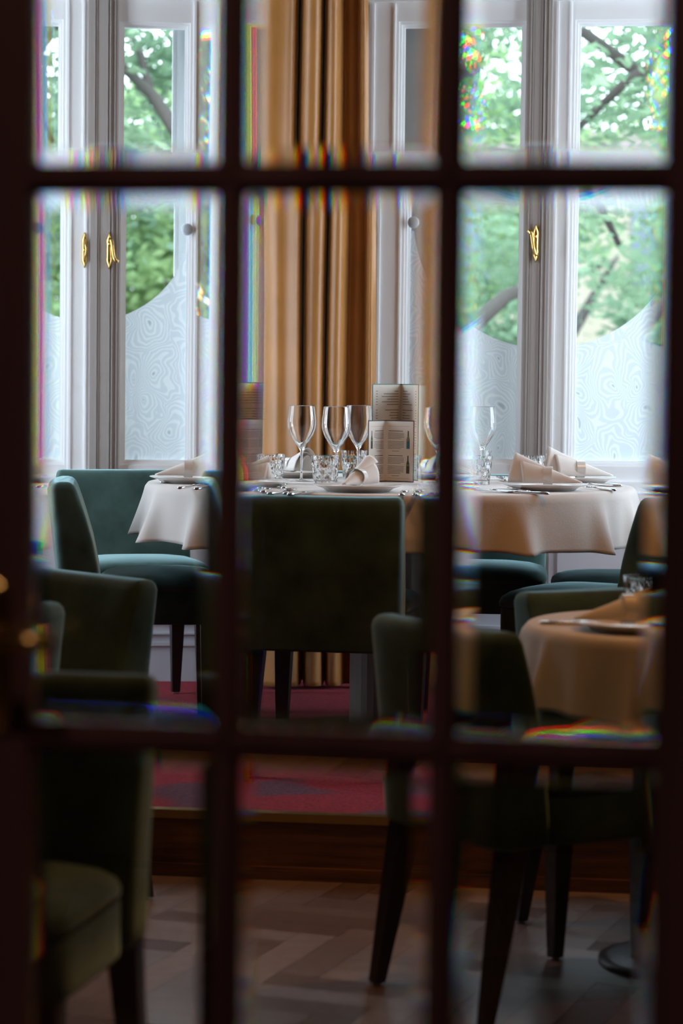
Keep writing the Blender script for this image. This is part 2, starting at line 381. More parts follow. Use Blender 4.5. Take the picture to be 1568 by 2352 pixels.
def window(name, side, o0, o1, glassL, post, glassR, ext, filmtop, circ, outerL, M):
    r = empty(name); r.matrix_world = M; tag(r, kind='structure')
    u = lambda px: U(px, side)
    bm = bmesh.new(); framebox(bm, o0-0.02, o1+0.02, zs-0.015, zt+0.02, -0.035, 0.03, 0.035); mk('window_frame', bm, white, r)
    bm = bmesh.new(); bx(bm, o0-0.05, o1+0.05, -0.05, 0.0, zs-0.05, zs-0.012); bevel(bm, 0.006); mk('window_sill', bm, white, r)
    zb = Zw(1067, side, post[0]); zg = Zw(49, side, post[0])
    # left sash, right sash
    for (a0, g0, g1, a1) in ((u(ext[0]), u(glassL[0]), u(glassL[1]), u(post[0])), (u(post[1]), u(glassR[0]), u(glassR[1]), u(ext[1]))):
        bm = bmesh.new(); y0, y1 = -0.02, 0.025
        bx(bm, a0, g0, y0, y1, zs+0.02, zt-0.012); bx(bm, g1, a1, y0, y1, zs+0.02, zt-0.012)
        bx(bm, g0, g1, y0, y1, zs+0.02, zb); bx(bm, g0, g1, y0, y1, zg, zt-0.012)
        for q in (0.009, 0.018):
            yy = y0-0.004+0.012*q/0.009
            bx(bm, g0, g0+q, yy, y1, zb, zg); bx(bm, g1-q, g1, yy, y1, zb, zg); bx(bm, g0+q, g1-q, yy, y1, zg-q, zg); bx(bm, g0+q, g1-q, yy, y1, zb, zb+q)
        for e0, e1 in ((a0, g0), (g1, a1)):
            if e1-e0 > 0.05: bx(bm, e0+0.012, e0+0.02, y0-0.006, y0, zs+0.03, zt-0.02); bx(bm, e1-0.018, e1-0.012, y0-0.006, y0, zs+0.03, zt-0.02)
        mk('sash', bm, white, r); pane('glass_pane', M, g0, g1, zb, zg, 0.012, r)
        cx, by, rx, ry = circ
        zf = Zw(filmtop, side, post[0])
        cz = Zw(by, side, post[0])+ry*8.45/FPX
        filmmesh(M, g0+0.003, g1-0.003, zb+0.003, zf, u(cx), cz, rx*8.5/FPX/cos(AR), ry*8.45/FPX, 0.010, r)
    # projecting meeting post
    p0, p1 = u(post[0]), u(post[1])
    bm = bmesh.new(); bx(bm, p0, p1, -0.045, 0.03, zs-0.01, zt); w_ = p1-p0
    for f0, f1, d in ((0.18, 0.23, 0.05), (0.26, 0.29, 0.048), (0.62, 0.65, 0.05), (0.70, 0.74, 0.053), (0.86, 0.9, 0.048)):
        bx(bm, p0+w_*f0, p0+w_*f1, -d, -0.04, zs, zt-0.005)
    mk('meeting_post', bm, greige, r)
    # outer casement
    yo = 0.17
    bm = bmesh.new(); framebox(bm, o0, o1, zs, zt, yo, yo+0.04, 0.04); 
    a, b, c_ = outerL
    bx(bm, a, b, yo-0.005, yo+0.04, zs, zt); bx(bm, u(post[0])+0.0, u(post[1]), yo, yo+0.04, zs, zt)
    bx(bm, a+0.015, a+0.03, yo-0.02, yo, zs, zt)
    mk('outer_frame', bm, white, r); pane('outer_glass', M, o0+0.03, o1-0.03, zs+0.03, zt-0.03, yo+0.02, r)
    bm = bmesh.new(); bx(bm, o0-0.02, o1+0.02, 0.0, 0.34, zs-0.012, zs); mk('sill_board', bm, white, r)
    return r
w1 = window('window_1', 'L', lw[0], lw[1], (20+62, 149), (206, 275), (276, 438), (-40, 505), 545, (200, 738, 232, 236), (U(398, 'L', 0.17), U(448, 'L', 0.17), 0), ML)
w2 = window('window_2', 'R', rw[0], rw[1], (926, 1198), (1199, 1258), (1309, 1565), (858, 1625), 530, (1250, 800, 300, 300), (U(900, 'R', 0.17), U(933, 'R', 0.17), 0), MR)
# upper frames / off-view windows that light the bay
def simple_window(name, M, u0, u1, z0, z1):
    r = empty(name); r.matrix_world = M; tag(r, kind='structure')
    bm = bmesh.new(); framebox(bm, u0-0.02, u1+0.02, z0-0.02, z1+0.02, -0.03, 0.06, 0.07); mid = (u0+u1)/2
    bx(bm, mid-0.05, mid+0.05, -0.03, 0.06, z0, z1); mk('window_frame', bm, white, r); pane('glass_pane', M, u0, u1, z0, z1, 0.02, r)
simple_window('window_3', MSL, 8.4, 9.75, 0.4, 3.25); simple_window('window_4', MSR, 0.22, 1.6, 0.4, 3.25)
def portal(M, u0, u1, z0, z1, y=0.30):
    l = bpy.data.lights.new('window_portal', 'AREA'); l.shape = 'RECTANGLE'; l.size = u1-u0; l.size_y = z1-z0; l.cycles.is_portal = True
    o = bpy.data.objects.new('window_portal', l); C.objects.link(o)
    o.matrix_world = M @ Matrix.Translation(((u0+u1)/2, y, (z0+z1)/2)) @ Matrix.Rotation(RD(-90), 4, 'X')
for a in ((MR, rw[0], rw[1], zs, zt), (ML, lw[0], lw[1], zs, zt), (MSL, 8.4, 9.75, 0.4, 3.25), (MSR, 0.22, 1.6, 0.4, 3.25)): portal(*a)
# white wainscot and baseboard under the windows
def wains(M, u0, u1, nm):
    bm = bmesh.new(); z0 = ZP
    bx(bm, u0, u1, -0.022, 0.0, z0, zs-0.05); bx(bm, u0, u1, -0.04, -0.02, z0, z0+0.20); bx(bm, u0, u1, -0.048, -0.02, z0+0.125, z0+0.138); bx(bm, u0, u1, -0.046, -0.02, z0+0.20, z0+0.212); bx(bm, u0, u1, -0.05, -0.02, z0+0.165, z0+0.172)
    n = max(1, round((u1-u0)/0.75)); st = (u1-u0)/n
    for i in range(n):
        a, b = u0+i*st+0.09, u0+(i+1)*st-0.09
        bx(bm, a, b, -0.034, -0.02, z0+0.29, zs-0.12); bx(bm, a+0.03, b-0.03, -0.042, -0.03, z0+0.32, zs-0.15)
    tag(mk(nm, bm, panelp, mw=M), kind='structure')
wains(MR, 0.05, 2.1, 'baseboard_right'); wains(ML, -1.9, -0.05, 'baseboard_left')
# small window furniture
def disc_knob(side, px, py, M, par):
    bm = bmesh.new(); lathe(bm, [(0, 0.012), (0.014, 0.012), (0.0195, 0.008), (0.021, 0), (0, 0)], 24)
    mw = Matrix.Translation((U(px, side), -0.024, Zw(py, side, px))) @ Matrix.Rotation(RD(90), 4, 'X')
    o = mk('suction_disc', bm, plain('disc_grey', (0.42, 0.47, 0.52), 0.5), par, smooth=True, mw=mw); o['label'] = 'round grey disc'
disc_knob('L', 427, 528, ML, w1); disc_knob('R', 947, 512, MR, w2)
def plate_handle(side, px, py0, py1, yoff, lever, par, flip=1):
    u0 = U(px, side); z1, z0 = Zw(py0, side, px), Zw(py1, side, px); zc = (z0+z1)/2; h = (z1-z0)/2
    bm = bmesh.new()
    rings = []
    for d, sc in ((0, 1), (0.005, 0.95), (0.010, 0.72), (0.012, 0.3)):
        W = lambda q: 0.0125*(1-abs(q)**2.2)*(0.72+0.42*exp(-((abs(q)-0.62)/0.22)**2))+0.0012
        qs = [-1+2*i/16 for i in range(17)]
        rings.append([(W(q)*sc, -d, h*sc**0.2*q) for q in qs]+[(-W(q)*sc, -d, h*sc**0.2*q) for q in qs[::-1]])
    ringloft(bm, rings)
    root = mk('window_handle' if lever else 'keyhole_plate', bm, brass, par, smooth=True, mw=Matrix.Translation((u0, yoff, zc)))
    bm = bmesh.new()
    tube(bm, [(0, -0.005, h*0.35), (0, -0.02, h*0.35)], 0.006) if lever else tube(bm, [(0, -0.005, 0.0), (0, -0.016, 0)], 0.006)
    if lever == 1: tube(bm, [(0.002, -0.022, h*0.62), (0.008, -0.03, h*0.5), (0.012, -0.033, h*0.1), (0.016, -0.034, -h*0.35), (0.022, -0.034, -h*0.56), (0.033, -0.036, -h*0.6)], [0.007, 0.006, 0.0055, 0.006, 0.006, 0.005])
    if lever == 2: tube(bm, [(0.010, -0.022, -h*0.62), (0.0, -0.03, -h*0.55), (-0.006, -0.033, -h*0.2), (-0.010, -0.034, h*0.25), (-0.013, -0.034, h*0.5), (-0.024, -0.036, h*0.66)], [0.006, 0.006, 0.0055, 0.0055, 0.006, 0.007])
    if lever == 0: tube(bm, [(0.0, -0.012, h*0.6), (0.006, -0.02, 0), (0.0, -0.012, -h*0.6)], 0.004)
    mk('lever' if lever else 'knob', bm, brass, root, smooth=True)
plate_handle('L', 193, 534, 616, -0.02, 0, w1); plate_handle('L', 249, 536, 620, -0.05, 1, w1); plate_handle('R', 1228, 517, 605, -0.05, 2, w2)

# ------------------------------------------------------------------ glazed door between camera and room
DG = 2.30; AD = RD(9.5)
dD = Vector((cos(AD), -sin(AD), 0)); nD = Vector((sin(AD), cos(AD), 0)); O_D = Vector((0, DG, 0))
MD = Matrix((dD, nD, Vector((0, 0, 1)))).transposed().to_4x4(); MD.translation = O_D
door = empty('door_1'); door.matrix_world = MD; tag(door, kind='structure')
ud = lambda px, py=870: (onplane(px, py, O_D, nD)-O_D).dot(dD)
zd = lambda px, py: onplane(px, py, O_D, nD).z
MWD = 0.0265
cols = [ud(80), ud(531), ud(1029), ud(1522)]   # left stile edge, muntin centres, right stile edge (at horizon)
rows = [zd(784, 410), zd(784, 1710)]
hrow = rows[0]-rows[1]
ztop, zbot = 2.05, 0.0
def muntin(bm, a0, a1, b0, b1, vertical):
    # ogee-like stepped section: wide core, narrower nose on both faces
    for hw, yy0, yy1 in ((1.0, -0.008, 0.008), (0.72, -0.016, 0.016), (0.42, -0.021, 0.021)):
        if vertical:
            c = (a0+a1)/2; h = (a1-a0)/2*hw; bx(bm, c-h, c+h, yy0, yy1, b0, b1)
        else:
            c = (b0+b1)/2; h = (b1-b0)/2*hw; bx(bm, a0, a1, yy0, yy1, c-h, c+h)
zrows = [rows[1]-hrow, rows[1], rows[0], rows[0]+hrow]   # bottom rail top, muntins, top rail
zrows[0] = max(zrows[0], 0.16)
for c in cols[1:3]:
    bm = bmesh.new(); muntin(bm, c-MWD/2, c+MWD/2, zrows[0], zrows[3], True); mk('muntin', bm, doorwood, door)
for z in rows:
    bm = bmesh.new(); muntin(bm, cols[0], cols[3], z-MWD/2-0.001, z+MWD/2+0.001, False); mk('muntin', bm, doorwood, door)
for a, b in ((cols[0]-0.11, cols[0]), (cols[3], cols[3]+0.11)):
    bm = bmesh.new(); bx(bm, a, b, -0.021, 0.021, 0.01, zrows[3]+0.12); bevel(bm, 0.003); mk('stile', bm, doorwood, door)
for a, b in ((0.01, zrows[0]), (zrows[3], zrows[3]+0.12)):
    bm = bmesh.new(); bx(bm, cols[0], cols[3], -0.02, 0.02, a, b); bevel(bm, 0.003); mk('rail', bm, doorwood, door)
BW, ALPHA, GT = 0.0135, RD(9.3), 0.006
def bevel_pane(u0, u1, z0, z1, wu=0.0, wz=0.0):
    bm = bmesh.new()
    y1 = GT/2; drop = BW*math.tan(ALPHA)
    def fy(u, z): return -GT/2 + wu*(u-(u0+u1)/2) + wz*(z-(z0+z1)/2)
    o = [(u0, z0), (u1, z0), (u1, z1), (u0, z1)]; i = [(u0+BW, z0+BW), (u1-BW, z0+BW), (u1-BW, z1-BW), (u0+BW, z1-BW)]
    vb = [bm.verts.new((a, y1, b)) for a, b in o]; vo = [bm.verts.new((a, fy(a, b)+drop, b)) for a, b in o]; vi = [bm.verts.new((a, fy(a, b), b)) for a, b in i]
    bm.faces.new(vi); bm.faces.new(vb[::-1])
    for k in range(4):
        j = (k+1) % 4
        bm.faces.new((vo[k], vo[j], vi[j], vi[k])).material_index = 1
        bm.faces.new((vb[k], vb[j], vo[j], vo[k]))
    return mk('glass_pane', bm, [doorglass, bevelglass], door)
g = 0.0005
cb = [(cols[0]+g, cols[1]-MWD/2-g), (cols[1]+MWD/2+g, cols[2]-MWD/2-g), (cols[2]+MWD/2+g, cols[3]-g)]
rb = [(zrows[0]+g, rows[1]-MWD/2-2*g), (rows[1]+MWD/2+3*g, rows[0]-MWD/2-3*g), (rows[0]+MWD/2+3*g, zrows[3]-g)]
for ci, (a, b) in enumerate(cb):
    for ri, (c, d) in enumerate(rb):
        bevel_pane(a, b, c, d, wu={(0, 2): -0.0030, (1, 2): -0.0085, (2, 2): 0.0}.get((ci, ri), 0.0), wz={2: 0.0, 0: 0.0}.get(ri, 0.0))
# brass lever handle on the left stile
hz = zd(40, 1455)
bm = bmesh.new(); rings = []
for d, sc in ((0.021, 1), (0.025, 0.97), (0.027, 0.85)):
    rings.append([(cols[0]-0.034+0.020*sc*math.copysign(abs(cos(t))**0.6, cos(t)), -d, hz-0.02+0.075*sc*math.copysign(abs(sin(t))**0.6, sin(t))) for t in [2*pi*i/32 for i in range(32)]])
ringloft(bm, rings); hr = mk('door_handle', bm, brass, door, smooth=True)
bm = bmesh.new(); uc = cols[0]-0.034
tube(bm, [(uc, -0.024, hz), (uc, -0.055, hz), (uc+0.008, -0.064, hz), (uc+0.045, -0.066, hz), (uc+0.074, -0.064, hz-0.002)], [0.010, 0.009, 0.009, 0.008, 0.009], 14); mk('lever', bm, brass, hr, smooth=True)
# partition around the door
bm = bmesh.new(); zz = zrows[3]+0.125
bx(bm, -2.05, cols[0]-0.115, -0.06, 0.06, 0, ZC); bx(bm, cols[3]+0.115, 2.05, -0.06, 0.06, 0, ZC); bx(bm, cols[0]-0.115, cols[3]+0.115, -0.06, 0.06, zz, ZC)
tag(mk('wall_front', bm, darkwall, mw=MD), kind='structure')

# ------------------------------------------------------------------ velvet dining chair
def make_chair():
    r = empty('dining_chair')
    bm = bmesh.new()
    prof = [(0.338, -0.240, -0.112), (0.345, -0.242, -0.110), (0.42, -0.250, -0.118), (0.50, -0.258, -0.130), (0.58, -0.267, -0.148), (0.65, -0.275, -0.170), (0.70, -0.281, -0.188), (0.728, -0.284, -0.199), (0.742, -0.280, -0.207), (0.750, -0.270, -0.217), (0.753, -0.258, -0.230)]
    rings = []
    for i, (z, yb, yf) in enumerate(prof):
        hx = 0.213+0.006*(z-0.34)/0.41
        if i >= 8: hx -= (0.003, 0.008, 0.018)[i-8]
        if i == 0: hx -= 0.006
        rings.append(superring(0, (yb+yf)/2, hx, (yf-yb)/2, z, e=7, n=48, bow=0.012*(z-0.34)/0.4, dz=(lambda q: 0.002*q*q) if z > 0.6 else None))
    ringloft(bm, rings); mk('backrest', bm, velvet, r, smooth=True)
    bm = bmesh.new()
    bevz = [(0.337, 0.985), (0.342, 1.0), (0.425, 1.0), (0.432, 0.985)]
    ringloft(bm, [superring(0, 0.055, 0.212*s, 0.178*s, z, e=8, n=48) for z, s in bevz]); mk('seat', bm, velvet, r, smooth=True)
    bm = bmesh.new(); rr = []
    for z, s, e in ((0.431, 0.955, 8), (0.434, 0.998, 8), (0.446, 1.012, 7), (0.460, 0.995, 6), (0.472, 0.93, 5), (0.481, 0.80, 4), (0.487, 0.60, 3.2), (0.4895, 0.35, 2.6), (0.490, 0.08, 2.2)):
        rr.append(superring(0, 0.058, 0.213*s, 0.180*s, z, e=e, n=48))
    ringloft(bm, rr); mk('seat_cushion', bm, velvet, r, smooth=True)
    for sxx in (-1, 1):
        for fr in (1, 0):
            x = 0.182*sxx
            top = (x, 0.195) if fr else (x, -0.195); bot = (x+0.004*sxx, 0.192) if fr else (x+0.008*sxx, -0.255)
            bm = bmesh.new(); rings = []
            for t in (0, 0.5, 1.0):
                cx = top[0]+(bot[0]-top[0])*t; cy = top[1]+(bot[1]-top[1])*t; h = (0.025*(1-t)+0.0135*t); z = 0.338*(1-t)+0.006*t
                rings.append([(cx-h, cy-h, z), (cx+h, cy-h, z), (cx+h, cy+h, z), (cx-h, cy+h, z)])
            ringloft(bm, rings); bmesh.ops.bevel(bm, geom=[e for e in bm.edges if abs(e.verts[0].co.z-e.verts[1].co.z) > 0.05], offset=0.002, segments=1, affect='EDGES')
            lg = mk('leg', bm, legwood, r)
            bm = bmesh.new(); rings = [[(bot[0]+rad*cos(2*pi*k/14), bot[1]+rad*sin(2*pi*k/14), z) for k in range(14)] for z, rad in ((0, 0.009), (0.003, 0.011), (0.0062, 0.011))]
            ringloft(bm, rings); mk('foot_glide', bm, glide, lg, smooth=True)['label'] = 'small metal foot glide'
    return r
chair0 = make_chair(); first = [True]
def chair(x, y, fx, fy, z, label):
    o = chair0 if first[0] else copy_tree(chair0); first[0] = False
    o.location = (x, y, z); o.rotation_euler = (0, 0, math.atan2(-fx, fy))
    tag(o, label, 'chair', 'green velvet dining chairs'); return o
UPF, LOF = ZP, 0.0
chair(-0.012, 6.63, 0.17, 0.985, UPF, 'green velvet chair seen square from behind, centred in front of the large table')
chair(-0.60, 7.27, 1, 0.10, UPF, 'green velvet chair seen in dark side profile at the left end of the large table')
chair(-0.665, 7.79, 0.27, -0.963, UPF, 'bright teal velvet chair facing the room under the left window, behind the left tablecloth corner')
chair(0.0, 7.885, 0.03, -1, UPF, 'green velvet chair on the curtain side of the large table, only a leg visible')
chair(0.445, 7.73, -0.06, -1, UPF, 'teal lit velvet chair behind the large table under the handled post of the right window')
chair(0.885, 7.31, -1, 0.02, UPF, 'velvet chair with brightly lit seat at the right end of the large table')
chair(0.735, 6.79, -0.86, 0.5, UPF, 'dark velvet chair leaning right at the front right corner of the large table')
chair(-0.765, 5.60, -0.75, -0.66, LOF, 'olive lit velvet chair just below the platform at left, turned away from the large table')
chair(-0.905, 4.96, -0.9, 0.43, LOF, 'velvet chair at the far left, only its light edged back corner visible')
chair(-0.553, 3.63, -0.2, -0.98, LOF, 'nearest velvet chair at lower left with its seat toward the door')
chair(0.40, 4.818, 0.85, 0.53, LOF, 'olive backed velvet chair left of the small orange lit table')
chair(0.706, 5.29, 0.49, -0.87, LOF, 'dark velvet chair behind the small orange lit table, below the platform')

# ------------------------------------------------------------------ tables with draped cloths
def table(x, y, z, h, r, rc, rb, label, seed, ncl, clabel, drop=0.158, amp=1.0, folds=None):
    t = empty('dining_table', (x, y, z)); tag(t, label, 'table')
    bm = bmesh.new(); lathe(bm, [(0, h-0.035), (r-0.012, h-0.035), (r-0.002, h-0.026), (r-0.002, h-0.008), (r-0.01, h-0.001), (0, h-0.001)], 64); mk('table_top', bm, tabwood, t, smooth=False)
    bm = bmesh.new(); lathe(bm, [(0, 0.012), (rc*1.1, 0.012), (rc, 0.03), (rc, h-0.06), (rc*1.15, h-0.036), (0, h-0.036)], 32); mk('pedestal', bm, colm, t, smooth=False)
    bm = bmesh.new(); lathe(bm, [(0, 0), (rb, 0), (rb, 0.008), (rb-0.02, 0.014), (rc*1.2, 0.02), (0, 0.02)], 48); mk('base_plate', bm, blackm, t, smooth=True)
    rnd = random.Random(seed); n = 360
    if folds is None:
        folds = [(2*pi*(i+rnd.uniform(-0.25, 0.25))/ncl, rnd.uniform(0.5, 1.0), rnd.uniform(0.045, 0.10)) for i in range(ncl)]
    def F(a):
        s = 0
        for c, A, wd in folds:
            d = (a-c+pi) % (2*pi)-pi; s += A*exp(-(d/wd)**2)
        return s
    bm = bmesh.new(); rings = []
    prof = [(0.0, 0, 0), (0.5, 0, 0), (0.9, 0, 0), (0.985, 0, 0), (1.0, -0.002, 0.0), (1.0, -0.006, 0.003), (1.0, -0.014, 0.008)]
    m_ = 14
    for k in range(1, m_+1): prof.append((1.0, -0.014-(drop-0.014)*k/m_, 0.008+0.012*k/m_))
    for q, dz, dr in prof:
        tt = max(0, -dz/drop)
        if q == 0.0: q = 0.02
        rings.append([((q*r+dr+0.058*amp*F(a)*tt**1.25+(0.006*sin(9*a+seed)+0.004*sin(23*a))*tt)*cos(a), (q*r+dr+0.058*amp*F(a)*tt**1.25+(0.006*sin(9*a+seed)+0.004*sin(23*a))*tt)*sin(a), h+0.001+dz-(0.010*F(a)-0.006*sin(4*a+0.8))*tt*tt) for a in [2*pi*i/n for i in range(n)]])
    ringloft(bm, rings, cap1=False)
    o = mk('tablecloth', bm, cloth, smooth=True); o.location = (x, y, z)
    md = o.modifiers.new('thickness', 'SOLIDIFY'); md.thickness = 0.0012; md.offset = 1
    tag(o, clabel, 'tablecloth'); return t
TX, TY = 0.145, 7.21
A_ = lambda d: RD(d)
bigf = [(A_(-90+7), 0.25, 0.1), (A_(-62), 0.75, 0.055), (A_(-38), 0.85, 0.05), (A_(-22), 0.9, 0.05), (A_(-4), 0.8, 0.07), (A_(20), 0.8, 0.07), (A_(48), 0.9, 0.08), (A_(75), 0.8, 0.08), (A_(103), 0.8, 0.07), (A_(130), 0.9, 0.08), (A_(155), 0.8, 0.07), (A_(180), 0.75, 0.06), (A_(203), 1.0, 0.055), (A_(222), 0.65, 0.05), (A_(245), 0.35, 0.06)]
table(TX, TY, ZP, 0.752, 0.72, 0.115, 0.34, 'large round restaurant table with a thick brown pedestal on the red carpet platform', 3, 16, 'large off white tablecloth on the round table set with wine glasses', folds=bigf)
table(0.755, 5.06, 0, 0.717, 0.36, 0.045, 0.20, 'small round table on a black disc foot at lower right', 5, 12, 'warm orange lit tablecloth on the small table at lower right', drop=0.16, amp=0.8)
ZT = ZP+0.7535; ZT2 = 0.7185

# ------------------------------------------------------------------ tableware
def napkin_set(x, y, zt, tipx, tipy, s, lp, ln, lr, r=0.122):
    """plate, folded napkin, ring"""
    z = zt
    bm = bmesh.new()
    lathe(bm, [(0, 0.004), (r*0.62, 0.004), (r*0.70, 0.0065), (r*0.78, 0.013), (r, 0.0205), (r+0.001, 0.0185), (r*0.80, 0.010), (r*0.70, 0.001), (r*0.66, 0.0), (r*0.62, 0.0012), (0, 0.0012)], 64, closed=True)
    p = mk('dinner_plate', bm, porc, smooth=True); p.location = (x, y, z); tag(p, lp, 'plate', 'white dinner plates')
    az = math.atan2(tipy, tipx); M = Matrix.Translation((x, y, z+0.0225)) @ Matrix.Rotation(az, 4, 'Z')
    Ln = 0.205*s
    n = empty('folded_napkin'); n.matrix_world = M; tag(n, ln, 'napkin', 'folded linen napkins')
    def shell(t0, t1, wf, hf, off, a0=0, a1=pi, thick=0.0016, k=18, seg=14):
        bm = bmesh.new(); rows_ = []
        for i in range(k+1):
            t = t0+(t1-t0)*i/k; xx = Ln*(0.52-t); w_, h_ = wf(t), hf(t)
            rows_.append([bm.verts.new((xx+(off*sin(a)*(i/k)**2 if off else 0), w_*cos(a), h_*max(0, sin(a))**0.8)) for a in [a0+(a1-a0)*j/seg for j in range(seg+1)]])
        for a, b in zip(rows_, rows_[1:]):
            for j in range(seg): bm.faces.new((a[j], a[j+1], b[j+1], b[j]))
        o = mk('napkin_layer', bm, napk, n, smooth=True); md = o.modifiers.new('t', 'SOLIDIFY'); md.thickness = thick; md.offset = 0
        return o
    shell(0.0, 0.80, lambda t: 0.004+0.050*t*s, lambda t: (0.003+0.083*t)*s, -0.012)
    shell(0.05, 1.02, lambda t: 0.003+0.034*t*s, lambda t: (0.003+0.080*t)*s, 0.02, a0=0.25*pi, a1=pi)
    shell(0.10, 0.90, lambda t: 0.002+0.026*t*s, lambda t: (0.002+0.060*t)*s, 0.0)
    bm = bmesh.new(); tt = 0.47; xx = Ln*(0.52-tt); w_ = 0.004+0.050*tt*s+0.003; h_ = (0.003+0.083*tt)*s+0.003
    hw = 0.0125; rings = []
    for (dx, dr) in ((-hw, 0), (-hw, 0.0022), (hw, 0.0022), (hw, 0), (-hw, 0)):
        rings.append([(xx+dx, (w_+dr)*cos(a), (h_+dr)*sin(a)*0.56+h_*0.44) for a in [2*pi*i/40 for i in range(40)]])
    ringloft(bm, rings, False, False)
    o = mk('napkin_ring', bm, porc, smooth=False); o.matrix_world = M; tag(o, lr, 'napkin ring', 'white napkin rings')
NS = [
 (0.045, 6.66, ZT, -0.42, -0.9, 0.9, 'white plate at the front edge of the large table behind the square chair back', 'folded napkin on the front plate, wings opening toward the menus', 'round ring facing the door on the front napkin'),
 (-0.44, 7.08, ZT, -1, -0.12, 1.0, 'white plate at the far left edge of the large table', 'folded napkin pointing left at the left edge of the large table', 'napkin ring on the leftmost napkin'),
 (-0.27, 6.88, ZT, -1, -0.25, 0.8, 'white plate left of the facing square chair, half behind the door bar', 'folded napkin covering the lower part of the leftmost tumbler', 'napkin ring hidden behind the door bar'),
 (-0.155, 7.56, ZT, -0.7, 0.7, 0.85, 'white plate at the back of the large table in front of the curtain', 'folded napkin standing behind the stem of the leftmost wine glass', 'napkin ring on the napkin before the curtain'),
 (0.575, 6.86, ZT, 1, -0.15, 1.0, 'white plate at the front right of the large table', 'folded napkin pointing right on the front right plate', 'grey shaded ring on the front right napkin'),
 (0.715, 7.37, ZT, 1, 0.05, 1.05, 'white plate at the back right of the large table', 'folded napkin pointing right on the back right plate', 'ring on the back right napkin below the window'),
 (0.60, 4.93, ZT2, -1, -0.1, 1.15, 'plate on the small orange lit table', 'orange lit napkin on the small lower table', 'ring on the orange lit napkin of the small table'),
]
for a in NS: napkin_set(*a)

def wineglass():
    bm = bmesh.new()
    outer = [(0.0, 0.0), (0.034, 0.0), (0.0345, 0.0012), (0.020, 0.003), (0.008, 0.006), (0.0042, 0.012), (0.0034, 0.03), (0.0034, 0.075), (0.0046, 0.092), (0.010, 0.102), (0.0225, 0.120), (0.0345, 0.140), (0.0410, 0.158), (0.0432, 0.172), (0.0425, 0.190), (0.0400, 0.210), (0.0381, 0.2245), (0.03775, 0.2272), (0.03755, 0.2281)]
    inner = [(0.0373, 0.2284), (0.0370, 0.2281), (0.0369, 0.2272), (0.0373, 0.2245), (0.0392, 0.210), (0.0416, 0.190), (0.0423, 0.172), (0.0401, 0.158), (0.0335, 0.141), (0.0212, 0.1225), (0.0085, 0.106), (0.003, 0.1005), (0.0, 0.0995)]
    lathe(bm, outer+inner, 56, closed=True)
    o = mk('wine_glass', bm, tableglass, smooth=True); return o
def tumbler(seed=1):
    bm = bmesh.new(); rnd = random.Random(seed); n = 30; Hh = 0.086; rb_, rt_ = 0.0335, 0.0425
    lv = 8; rings = [[(0.0001*cos(2*pi*i/n), 0.0001*sin(2*pi*i/n), 0) for i in range(n)]]
    for k in range(lv+1):
        t = k/lv; r0 = rb_+(rt_-rb_)*t; ring = []
        for i in range(n):
            a = 2*pi*(i+0.5*(k % 2))/n
            j = 0 if k in (0, lv) else rnd.uniform(-0.0021, 0.0011)
            ring.append(((r0+j)*cos(a+ (0 if k in (0, lv) else rnd.uniform(-0.05, 0.05))), (r0+j)*sin(a), Hh*0.92*t+(0 if k in (0, lv) else rnd.uniform(-0.0025, 0.0025))))
        rings.append(ring)
    rings.append([(rt_*cos(2*pi*(i+0.5*(lv % 2))/n), rt_*sin(2*pi*(i+0.5*(lv % 2))/n), Hh) for i in range(n)])
    for r0, z in ((rt_-0.0022, Hh), (rt_-0.0034, Hh*0.9), (rb_-0.002, 0.016), (rb_-0.008, 0.012), (0.0001, 0.011)):
        rings.append([(r0*cos(2*pi*(i+0.5*(lv % 2))/n), r0*sin(2*pi*(i+0.5*(lv % 2))/n), z) for i in range(n)])
    ringloft(bm, rings, False, False); bmesh.ops.remove_doubles(bm, verts=bm.verts[:], dist=0.0003)
    bmesh.ops.triangulate(bm, faces=bm.faces[:])
    return mk('water_tumbler', bm, tableglass)
wg = wineglass(); tb = tumbler()
G = [(692, 1106, 'wine glass in front of the bright curtain fold, leftmost of the three by the menus'), (771, 1112, 'wine glass standing behind the front cut glass tumbler'), (822, 1100, 'wine glass just left of the menus, its bowl overlapping the middle one'), (1106, 1103, 'lone wine glass before the frosted right window')]
T = [(622, 1110, 'cut tumbler in front of the bright curtain, left of all wine glasses'), (747, 1114, 'front cut glass tumbler beside the folded napkin'), (812, 1097, 'tumbler behind the napkin, just left of the menus'), (1098, 1113, 'cut tumbler in front of the lone wine glass'), (1098, 1096, 'tumbler behind the lone wine glass'), (1220, 1111, 'tumbler at right behind the napkin that points right')]
for i, (px, py, lb) in enumerate(G):
    o = wg if i == 0 else wg.copy()
    if i: C.objects.link(o)
    p = onz(px, py, ZT); o.location = p; tag(o, lb, 'wine glass', 'wine glasses on the large table')
for i, (px, py, lb) in enumerate(T):
    o = tb if i == 0 else tb.copy()
    if i: C.objects.link(o)
    p = onz(px, py, ZT); o.location = p; o.rotation_euler = (0, 0, i*1.1); tag(o, lb, 'tumbler', 'cut glass tumblers on the large table')
o = tb.copy(); C.objects.link(o); o.location = (0.657, 5.25, ZT2); tag(o, 'plain looking tumbler on the small lower table beside the napkin', 'tumbler')
o = tb.copy(); C.objects.link(o); o.location = (0.27, 7.16, ZT); o.rotation_euler = (0, 0, 2); tag(o, 'tumbler right of the menus, half behind the door bar', 'tumbler', 'cut glass tumblers on the large table')
o = wg.copy(); C.objects.link(o); o.location = (0.29, 7.33, ZT); tag(o, 'wine glass right of the menus, half behind the door bar', 'wine glass', 'wine glasses on the large table')

